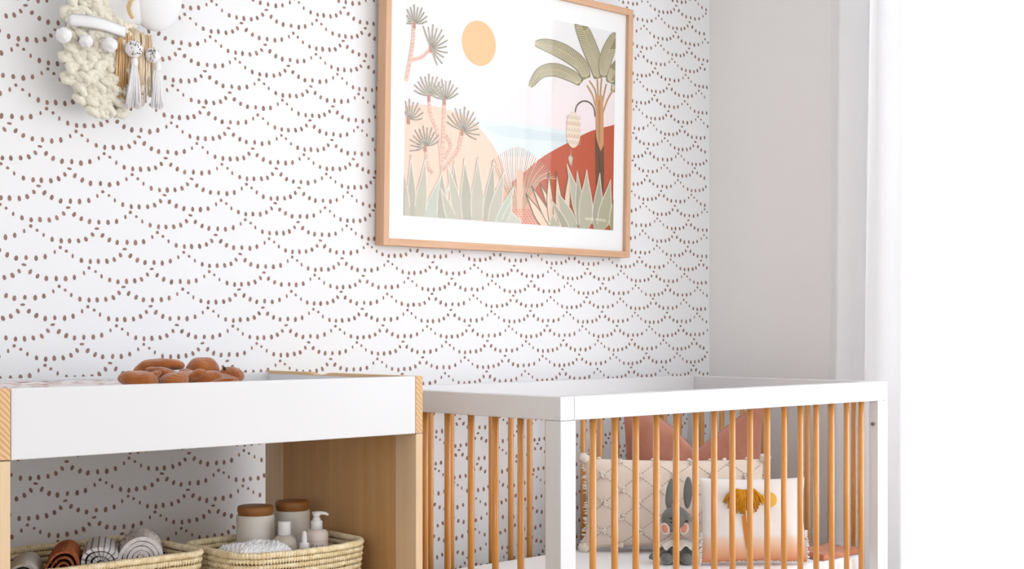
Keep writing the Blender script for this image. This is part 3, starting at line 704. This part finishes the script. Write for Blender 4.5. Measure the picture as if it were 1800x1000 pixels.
# terracotta blanket at the far end of the mattress
M_terra = mat('terracotta_cloth', (206, 134, 104), .9, .1, bump=(180, .5, .002), sheen=.3)
V = []; Fc = []; NU, NV = 30, 30
for k in (1, 0):
    for j in range(NV+1):
        for i in range(NU+1):
            u, v = i/NU, j/NV
            V.append((3.400+.205*u, 2.285+.125*v, (.3935+(.014+.003*math.sin(u*9+v*4)+.003*noise.noise((u*5, v*5, 2)))*k)))
n1 = (NU+1)*(NV+1)
for j in range(NV):
    for i in range(NU):
        a = j*(NU+1)+i; Fc.append((a, a+1, a+NU+2, a+NU+1)); Fc.append((n1+a, n1+a+NU+1, n1+a+NU+2, n1+a+1))
ring = [i for i in range(NU+1)]+[j*(NU+1)+NU for j in range(1, NV+1)]+[NV*(NU+1)+i for i in range(NU-1, -1, -1)]+[j*(NU+1) for j in range(NV-1, 0, -1)]
for i in range(len(ring)): a, b = ring[i], ring[(i+1) % len(ring)]; Fc.append((a, n1+a, n1+b, b))
o = mesh('blanket', V, Fc, M_terra, smooth=True, org=(3.51, 2.43, .393)); tagp(o, 'folded terracotta blanket at the window end of the crib mattress', 'blanket')

# ------------------------------------------------------------------ cushions
def cushion(name, label, cat, c, w_, h, t, yaw, tilt, m, edge=None, fold=None, nu=56, nv=40):
    """c: bottom centre; faces the side yaw points to (0: towards -Y)"""
    R = rotz(yaw) @ Matrix.Rotation(tilt, 3, 'X')
    def S(u, v, s):
        e = (1-abs(u)**2.4)*(1-abs(v)**2.4); e = max(0, e)**.52
        x = u*w_/2*(1-.045*(1-v*v)*abs(u)**3); z = (v*h/2)*(1-.05*(1-u*u)*abs(v)**3)
        y = -s*t/2*e
        if fold: x, y, z = fold(u, v, x, y, z)
        y += .0022*noise.noise((u*3+c[0], v*3, s))*e*2
        return Vector(c)+R @ Vector((x, y, z+h/2))
    root = thing(name, label, cat, c)
    V = []; Fc = []
    for s in (1, -1):
        b = len(V)
        for j in range(nv+1):
            for i in range(nu+1): V.append(S(-1+2*i/nu, -1+2*j/nv, s))
        for j in range(nv):
            for i in range(nu):
                a = b+j*(nu+1)+i; q = (a, a+1, a+nu+2, a+nu+1); Fc.append(q if s == 1 else q[::-1])
    mesh('cover', V, Fc, m, root, smooth=True)
    return root, S, R
VY = -(math.pi/2-TH)                                        # facing back along the view
M_velvet = mat('dusty_terracotta_velvet', (190, 128, 106), .8, .2, sheen=.8, bump=(90, .25, .002), var=((176, 112, 92), 14))
def chop(u, v, x, y, z):
    wd = .66 if u < 0 else .95
    k = max(0, 1-abs(u-.02)/wd)**(1.5 if u < 0 else 1.15); z -= .115*k*max(0, (v+.2)/1.2)**1.4; z += .028*max(0, u)*max(0, v)
    y *= (1-.35*k*max(0, v)); return x, y, z
x, y = ctr(1220, 4.345)
cs, Sf, R = cushion('velvet_cushion', 'dusty terracotta velvet cushion with pinched centre, behind the others', 'cushion', (x, y, .3925), .435, .405, .095, VY+.04, -.03, M_velvet, fold=chop)
V, Fc = tubeg([Sf(u, 1, 1) for u in [-1+2*i/60 for i in range(61)]], .0028, 6); mesh('piping', V, Fc, M_velvet, cs, smooth=True)
# beige tufted lumbar
M_bei = mat('blush_beige_cotton', (240, 224, 210), .9, .1, bump=(220, .3, .0015)); M_stch = mat('grey_stitching', (168, 154, 144), .9); M_puff = mat('cream_wool', (238, 226, 214), .95, .1, sheen=.4, bump=(160, .8, .003))
x, y = ctr(1186, 4.16)
cs, Sf, R = cushion('tufted_cushion', 'long beige cushion with diamond stitching and small tufts', 'cushion', (x, y, .403), .535, .264, .11, VY-.04, -.10, M_bei)
g = G(); tf = G(); rt_ = random.Random(9)
def dl(u, v): return Sf(u, v, 1)
DU, DV = .40, .62                                           # diamond period in cushion units
for fam in (1, -1):
    for k in range(-9, 10):
        pts = []
        for i in range(0, 121):
            v = -0.96+1.92*i/120; u = fam*(v*DU/DV)+k*DU
            if abs(u) < .965: pts.append((u, v))
        for i in range(0, len(pts)-2, 3):
            a, b_ = dl(*pts[i]), dl(*pts[i+2]); o_ = (R @ Vector((0, -.0012, 0)))
            g.add(*tubeg([a+o_, b_+o_], .0008, 4))
g.out('diamond_stitching', M_stch, cs, kind='stuff')
for k in range(-6, 7):
    for q in range(-3, 4):
        u = k*DU/2; v = q*DV/2
        if (k+q) % 2 or abs(u) > .93 or abs(v) > .95: continue
        for h in range(9):
            d = Vector((rt_.uniform(-1, 1), 0, rt_.uniform(-1, 1)))*.0065
            tf = G(); 
        tf = G()
        for h in range(9):
            d = R @ (Vector((rt_.uniform(-1, 1)*.008, -.004-rt_.random()*.004, rt_.uniform(-1, 1)*.008))); tf.add(*blobg(dl(u, v)+d, (.0048, .0048, .0048), None, .002, 200, 7, 5))
        tf.out('tuft', M_puff, cs)
for (u, v, n_) in [(-1, 1, 1), (1, 1, 1), (-1, -1, 1), (1, -1, 1)]:
    p = Sf(u, v, 1)+(R @ Vector((0, -.004, 0))); V, Fc = blobg(p, (.017, .017, .015), None, .006, 120, 18, 12); mesh('corner_pompom', V, Fc, M_puff, cs, smooth=True)
g = G()
for i in range(130):                                        # ragged fringe on both short sides, nubs on the top edge
    s = -1 if i % 2 else 1; v = rt_.uniform(-.95, .95); p = Sf(s, v, 1); d = R @ Vector((s*rt_.uniform(.004, .016), rt_.uniform(-.006, .003), rt_.uniform(-.008, .006)))
    g.add(*tubeg([p, p+d*.6, p+d], [.0022, .0026, .0012], 5))
for i in range(9):
    u = -.82+i*.2+rt_.uniform(-.03, .03); g.add(*blobg(Sf(u, 1, 1)+Vector((0, 0, .002)), (.008, .006, .0045), None, .003, 150, 8, 6))
g.out('fringe', M_puff, cs, kind='stuff')

# white cushion with sunset band, sun and yarn palm
Mc = bpy.data.materials.new('sunset_print_cotton'); Mc.use_nodes = True; nt = Mc.node_tree; p = nt.nodes['Principled BSDF']; p.inputs['Roughness'].default_value = .9
tc = nt.nodes.new('ShaderNodeTexCoord'); sx = nt.nodes.new('ShaderNodeSeparateXYZ'); rp_ = nt.nodes.new('ShaderNodeValToRGB'); mr = nt.nodes.new('ShaderNodeMapRange')
mr.inputs[1].default_value = 0; mr.inputs[2].default_value = .25; nt.links.new(tc.outputs['Object'], sx.inputs[0]); nt.links.new(sx.outputs[2], mr.inputs[0]); nt.links.new(mr.outputs[0], rp_.inputs[0]); nt.links.new(rp_.outputs[0], p.inputs['Base Color'])
e = rp_.color_ramp.elements; e[0].position = 0; e[0].color = srgb(226, 142, 96); e[1].position = .33; e[1].color = srgb(244, 240, 238)
q = e.new(.18); q.color = srgb(238, 190, 156); q = e.new(.29); q.color = srgb(244, 222, 206)
x, y = ctr(1326, 3.93)
cs, Sf, R = cushion('sunset_cushion', 'white square cushion with yarn palm tree and sunset band, front of the crib', 'cushion', (x, y, .398), .298, .237, .085, VY+.06, -.12, Mc)
M_yarn = mat('mustard_yarn', (222, 158, 48), .9, .1, bump=(300, .5, .001), var=((204, 132, 30), 60)); M_rib = mat('ochre_ribbon', (214, 132, 48), .8); M_sun = mat('yellow_sun_patch', (240, 190, 84), .85)
def uvp(px, py):                                            # cushion coordinates of a feature
    return ((px-1326)/92.0, 1-2*(py-843)/157.0*.97)
def onc(u, v, o_=.002): return Sf(u, v, 1)+R @ Vector((0, -o_, 0))
g = G(); ry = random.Random(2); cu_, cv_ = uvp(1304, 871)
for i in range(120):
    a = math.radians(ry.uniform(-88, 88)); q_ = ry.uniform(.45, 1); du = math.sin(a)*.40*q_; dv = -.12-.42*math.cos(a)*q_
    P = [onc(cu_+du*.15, cv_, .004), onc(cu_+du*.55, cv_+.10+.1*dv, .012+.004*ry.random()), onc(cu_+du*.9, cv_+dv*.45, .012+.005*ry.random()), onc(cu_+du, cv_+dv, .006)]
    g.add(*tubeg(P, .0021, 6))
g.out('yarn_crown', M_yarn, cs, kind='stuff')
V = []; Fc = []
for i in range(13):
    f = i/12; px = 1304+8*f**1.5; py = 915+64*f; u, v = uvp(px, py)
    for s in (-1, 1): V.append(onc(u+s*.040, v, .0022))
for i in range(12): a = i*2; Fc.append((a, a+1, a+3, a+2))
mesh('ribbon_trunk', V, Fc, M_rib, cs, smooth=True)
u0, v0 = uvp(1350, 885); V = [onc(u0, v0, .002)]+[onc(u0+.14*r_*math.cos(t), v0+.18*r_*math.sin(t), .002) for r_ in (.33, .66, 1) for t in [i*math.pi*2/28 for i in range(28)]]
Fc = [(0, 1+i, 1+(i+1) % 28) for i in range(28)]+[(1+k*28+i, 1+(k+1)*28+i, 1+(k+1)*28+(i+1) % 28, 1+k*28+(i+1) % 28) for k in (0, 1) for i in range(28)]
mesh('sun_patch', V, Fc, M_sun, cs)
g = G()
for i in range(150):
    sd = i % 3; s = -1 if sd == 0 else 1
    if sd < 2: v = ry.uniform(-1, -.25); p = Sf(s, v, 1); d = R @ Vector((s*ry.uniform(.003, .012), ry.uniform(-.004, .004), ry.uniform(-.01, .002)))
    else: u = ry.uniform(-1, 1); p = Sf(u, -1, 1); d = R @ Vector((ry.uniform(-.006, .006), -ry.uniform(.004, .014), .001))
    g.add(*tubeg([p, p+d], [.0018, .0014], 5))
g.out('fringe', M_tow, cs, kind='stuff')

# grey plush bunny
M_gry = mat('grey_plush', (122, 124, 122), .95, .1, sheen=.4, bump=(260, .5, .002)); M_pnk = mat('pink_felt', (222, 146, 122), .9); M_eye = mat('black_thread', (40, 36, 36), .5)
M_col = mat('cream_striped_cloth', (238, 230, 220), .9)
nt = M_col.node_tree; wv = nt.nodes.new('ShaderNodeTexWave'); wv.inputs['Scale'].default_value = 95; wv.bands_direction = 'DIAGONAL'; rr_ = nt.nodes.new('ShaderNodeValToRGB')
rr_.color_ramp.elements[0].color = srgb(150, 140, 132); rr_.color_ramp.elements[1].color = srgb(240, 234, 226); rr_.color_ramp.elements[1].position = .25
nt.links.new(nt.nodes['Texture Coordinate'].outputs['Object'], wv.inputs['Vector']); nt.links.new(wv.outputs[0], rr_.inputs[0]); nt.links.new(rr_.outputs[0], nt.nodes['Principled BSDF'].inputs['Base Color'])
ZB_ = 3.97; x, y = ctr(1189, ZB_)
bn = thing('plush_bunny', 'grey plush bunny with upright ears and striped collar leaning on the beige cushion', 'toy', (x, y, .3925))
def bp_(px, py, dz=0): x, y = ctr(px, ZB_+dz); return Vector((x, y, zat(py, ZB_+dz)))
RV = rotz(VY)
def ball(name, px, py, rx, ry_, rz, m, dz=0, tilt=0, amp=.001, **k):
    V, Fc = blobg(bp_(px, py, dz), (rx, ry_, rz), RV @ Matrix.Rotation(tilt, 3, 'Y'), amp, 40, 28, 20); return mesh(name, V, Fc, m, bn, smooth=True, **k)
ball('head', 1187, 913, .040, .034, .038, M_gry)
ball('ear', 1178, 868, .0125, .008, .043, M_gry, .004, .12); ball('ear', 1209, 866, .0125, .008, .045, M_gry, .004, .04)
ball('body', 1190, 969, .034, .028, .034, M_gry, 0); ball('arm', 1158, 972, .032, .014, .012, M_gry, -.01, -.5); ball('arm', 1216, 972, .030, .014, .012, M_gry, -.01, .9)
ball('leg', 1172, 982, .018, .030, .016, M_gry, -.03); ball('leg', 1206, 982, .018, .030, .016, M_gry, -.03)
for px_, py_, tl in ((1169, 929, -.35), (1203, 929, .35)):
    ball('cheek_patch', px_, py_, .0125, .006, .0165, M_puff, -.024, tl); ball('cheek_patch', px_, py_, .0085, .006, .0125, M_pnk, -.0275, tl)
for px_, py_ in ((1179.5, 911), (1207, 916)): ball('eye', px_, py_, .0042, .003, .0028, M_eye, -.034 if px_ < 1200 else -.029, 0, 0)
ball('nose', 1180, 918, .0035, .003, .002, M_eye, -.036, 0, 0)
c = bp_(1190, 947, -.003)                  # frilled collar
V = []; Fc = []; NA = 72
for j in range(5):
    for i in range(NA):
        a = 2*math.pi*i/NA; r_ = .014+.0085*j; V.append(c+RV @ Vector((r_*1.15*math.cos(a), r_*.80*math.sin(a)-.004*j*(math.sin(a) < 0), -.0048*j+.0017*j*math.sin(a*9))))
for j in range(4):
    for i in range(NA): Fc.append((j*NA+i, j*NA+(i+1) % NA, (j+1)*NA+(i+1) % NA, (j+1)*NA+i))
o = mesh('collar', V, Fc, M_col, bn, smooth=True); so = o.modifiers.new('s', 'SOLIDIFY'); so.thickness = .0015

# ------------------------------------------------------------------ wall hanging
M_knit = mat('cream_chunky_wool', (238, 232, 216), .95, .1, sheen=.3, bump=(120, .8, .003)); M_felt = mat('white_felt', (240, 240, 242), .9, .1, bump=(80, .2, .001))
M_raf = mat('tan_raffia', (240, 208, 164), .8, .2, var=((216, 164, 104), 40, (1, 1, .3))); M_tas = mat('white_yarn', (244, 242, 244), .9, .1); M_gold = mat('gold_braid', (220, 186, 134), .45, .6)
M_conf = mat('confetti_speck', (110, 112, 104), .8)
hg = thing('wall_hanging', 'cream chunky knit wall hanging with pompoms, raffia fringe and white tassels', 'wall decoration', (1.58, 3.03, 1.54))
def hp(px, py, out=0): return unp(px, py, Y=3.0-out)
rh = random.Random(11)
V, Fc = blobg(hp(176, 88, -.008), (.083, .045, .155), None, .004, 12, 30, 24); mesh('knit_backing', V, Fc, M_knit, hg, smooth=True)
def halfw(py): return 66 if py < 130 else 66-26*((py-130)/65)**2
row = 0; py = -14
while py < 205:
    hw = halfw(min(py, 195)); cxp = 178+(8 if py > 150 else 0); px = cxp-hw+10+(row % 2)*9
    while px < cxp+hw:
        f = (px-cxp)/hw; out = .030*math.sqrt(max(0, 1-f*f*.9))+.004
        c = hp(px+rh.uniform(-3, 3), py+rh.uniform(-3, 3), out); g = G()
        R3 = Matrix.Rotation(rh.uniform(-.5, .5), 3, 'Z') @ Matrix.Rotation(rh.uniform(-.6, .6)+1.57, 3, 'X') @ Matrix.Rotation(rh.uniform(-.5, .5), 3, 'Y')
        ra, rb = .0150*rh.uniform(.9, 1.15), .0095*rh.uniform(.9, 1.2); n = 16
        ring_ = [c+R3 @ Vector((ra*math.cos(2*math.pi*i/n), rb*math.sin(2*math.pi*i/n), .003*math.sin(4*math.pi*i/n))) for i in range(n)]
        g.add(*tubeg(ring_, [.0088+.0014*math.sin(i*2.1) for i in range(n)], 8, closed=True)); g.add(*blobg(c, (.011, .010, .009), None, .002, 90, 10, 8))
        g.out('knit_loop', M_knit, hg); px += 23
    py += 19; row += 1
V = []; Fc = []                                             # white band across the knit
for i in range(21):
    f = i/20; px = 122+97*f; py = 35+22*f-5*math.sin(math.pi*f); out = .046+.012*math.sin(math.pi*f)
    for dy, do in ((-9, -.004), (-5, .002), (5, .002), (9, -.004)): V.append(hp(px, py+dy, out+do))
for i in range(20):
    for k in range(3): a = i*4+k; Fc.append((a, a+4, a+5, a+1))
o = mesh('felt_band', V, Fc, M_felt, hg, smooth=True); so = o.modifiers.new('s', 'SOLIDIFY'); so.thickness = .003
def pom(px, py, r, out, m=M_tas, specks=0):
    c = hp(px, py, out); g = G(); g.add(*blobg(c, (r, r, r), None, .0025, 150, 24, 16))
    for i in range(specks):
        d = Vector((rh.uniform(-1, .6), -rh.uniform(.4, 1), rh.uniform(-1, 1))).normalized(); g.add(*blobg(c+d*(r+.0004), (.0012, .0012, .0022), None, 0, 1, 6, 4), m=1)
    g.out('pompom', [m, M_conf], hg)
pom(112, 62, .0170, .055); pom(151, 72, .0150, .055); pom(193, 79, .0168, .060); pom(235, 86, .0195, .066, M_tas, 26); pom(268, 97, .0165, .050, M_tas, 22)
g = G(); M_raf2 = mat('pale_raffia', (250, 236, 214), .8, .2, var=((240, 214, 178), 40, (1, 1, .3)))
for i in range(120):
    f = rh.random()**1.3; px = 209+f*58; y0 = 44+f*22+rh.uniform(-4, 4); y1 = rh.uniform(150, 190)-(f*8); o0 = .030+.012*rh.random()-.012*f
    a = hp(px, y0, o0); b_ = hp(px+rh.uniform(-5, 5), (y0+y1)/2, o0+.008); c = hp(px+rh.uniform(-7, 4), y1, o0)
    g.add(*tubeg([a, b_, c], [.0016, .0019, .0012], 5), m=0 if rh.random() > f*2.2 else 1)
g.out('raffia_fringe', [M_raf, M_raf2], hg, kind='stuff')
for (px, py, pe, hw, out, tw) in ((236, 103, 187, 14, .058, 3), (277, 112, 188, 11, .040, 3)):
    g = G(); g.add(*blobg(hp(px, py+6, out), (.008, .007, .013), None, .001, 90, 12, 10))
    for i in range(70):
        a = rh.uniform(-1, 1); b_ = rh.uniform(-1, 1)
        g.add(*tubeg([hp(px+a*3, py+6, out+b_*.004), hp(px+a*hw*.65, (py+pe)/2, out+b_*.008), hp(px+a*hw-2, pe+rh.uniform(-8, 4), out+b_*.010)], .0015, 5))
    g.out('tassel', M_tas, hg, kind='stuff')
# rounded felt pocket above, gold braid on its seam, right panel lying over the left
V, Fc = blobg(hp(232, -30, .030), (.090, .036, .098), Matrix.Rotation(.22, 3, 'Y'), .001, 8, 40, 28); mesh('felt_pocket', V, Fc, M_felt, hg, smooth=True)
V, Fc = blobg(hp(268, -26, .036), (.075, .044, .107), Matrix.Rotation(-.10, 3, 'Y'), .001, 8, 40, 28); mesh('felt_pocket', V, Fc, M_felt, hg, smooth=True)
seam = [hp(240, -12, .071), hp(230, 4, .073), hp(227, 14, .073), hp(229, 24, .070), hp(234, 33, .066)]
pts = []
for i in range(len(seam)-1):
    for k in range(10): pts.append(seam[i].lerp(seam[i+1], k/10))
V, Fc = tubeg(pts, [.0038+.0012*math.sin(i*1.9) for i in range(len(pts))], 8); mesh('gold_braid', V, Fc, M_gold, hg, smooth=True)
g = G()
for i in range(0, len(pts), 2): g.add(*tubeg([pts[i]+Vector((-.002, -.002, 0)), pts[i]+Vector((-.008, -.002, .002))], .0011, 5))
g.out('braid_picots', M_gold, hg, kind='stuff')
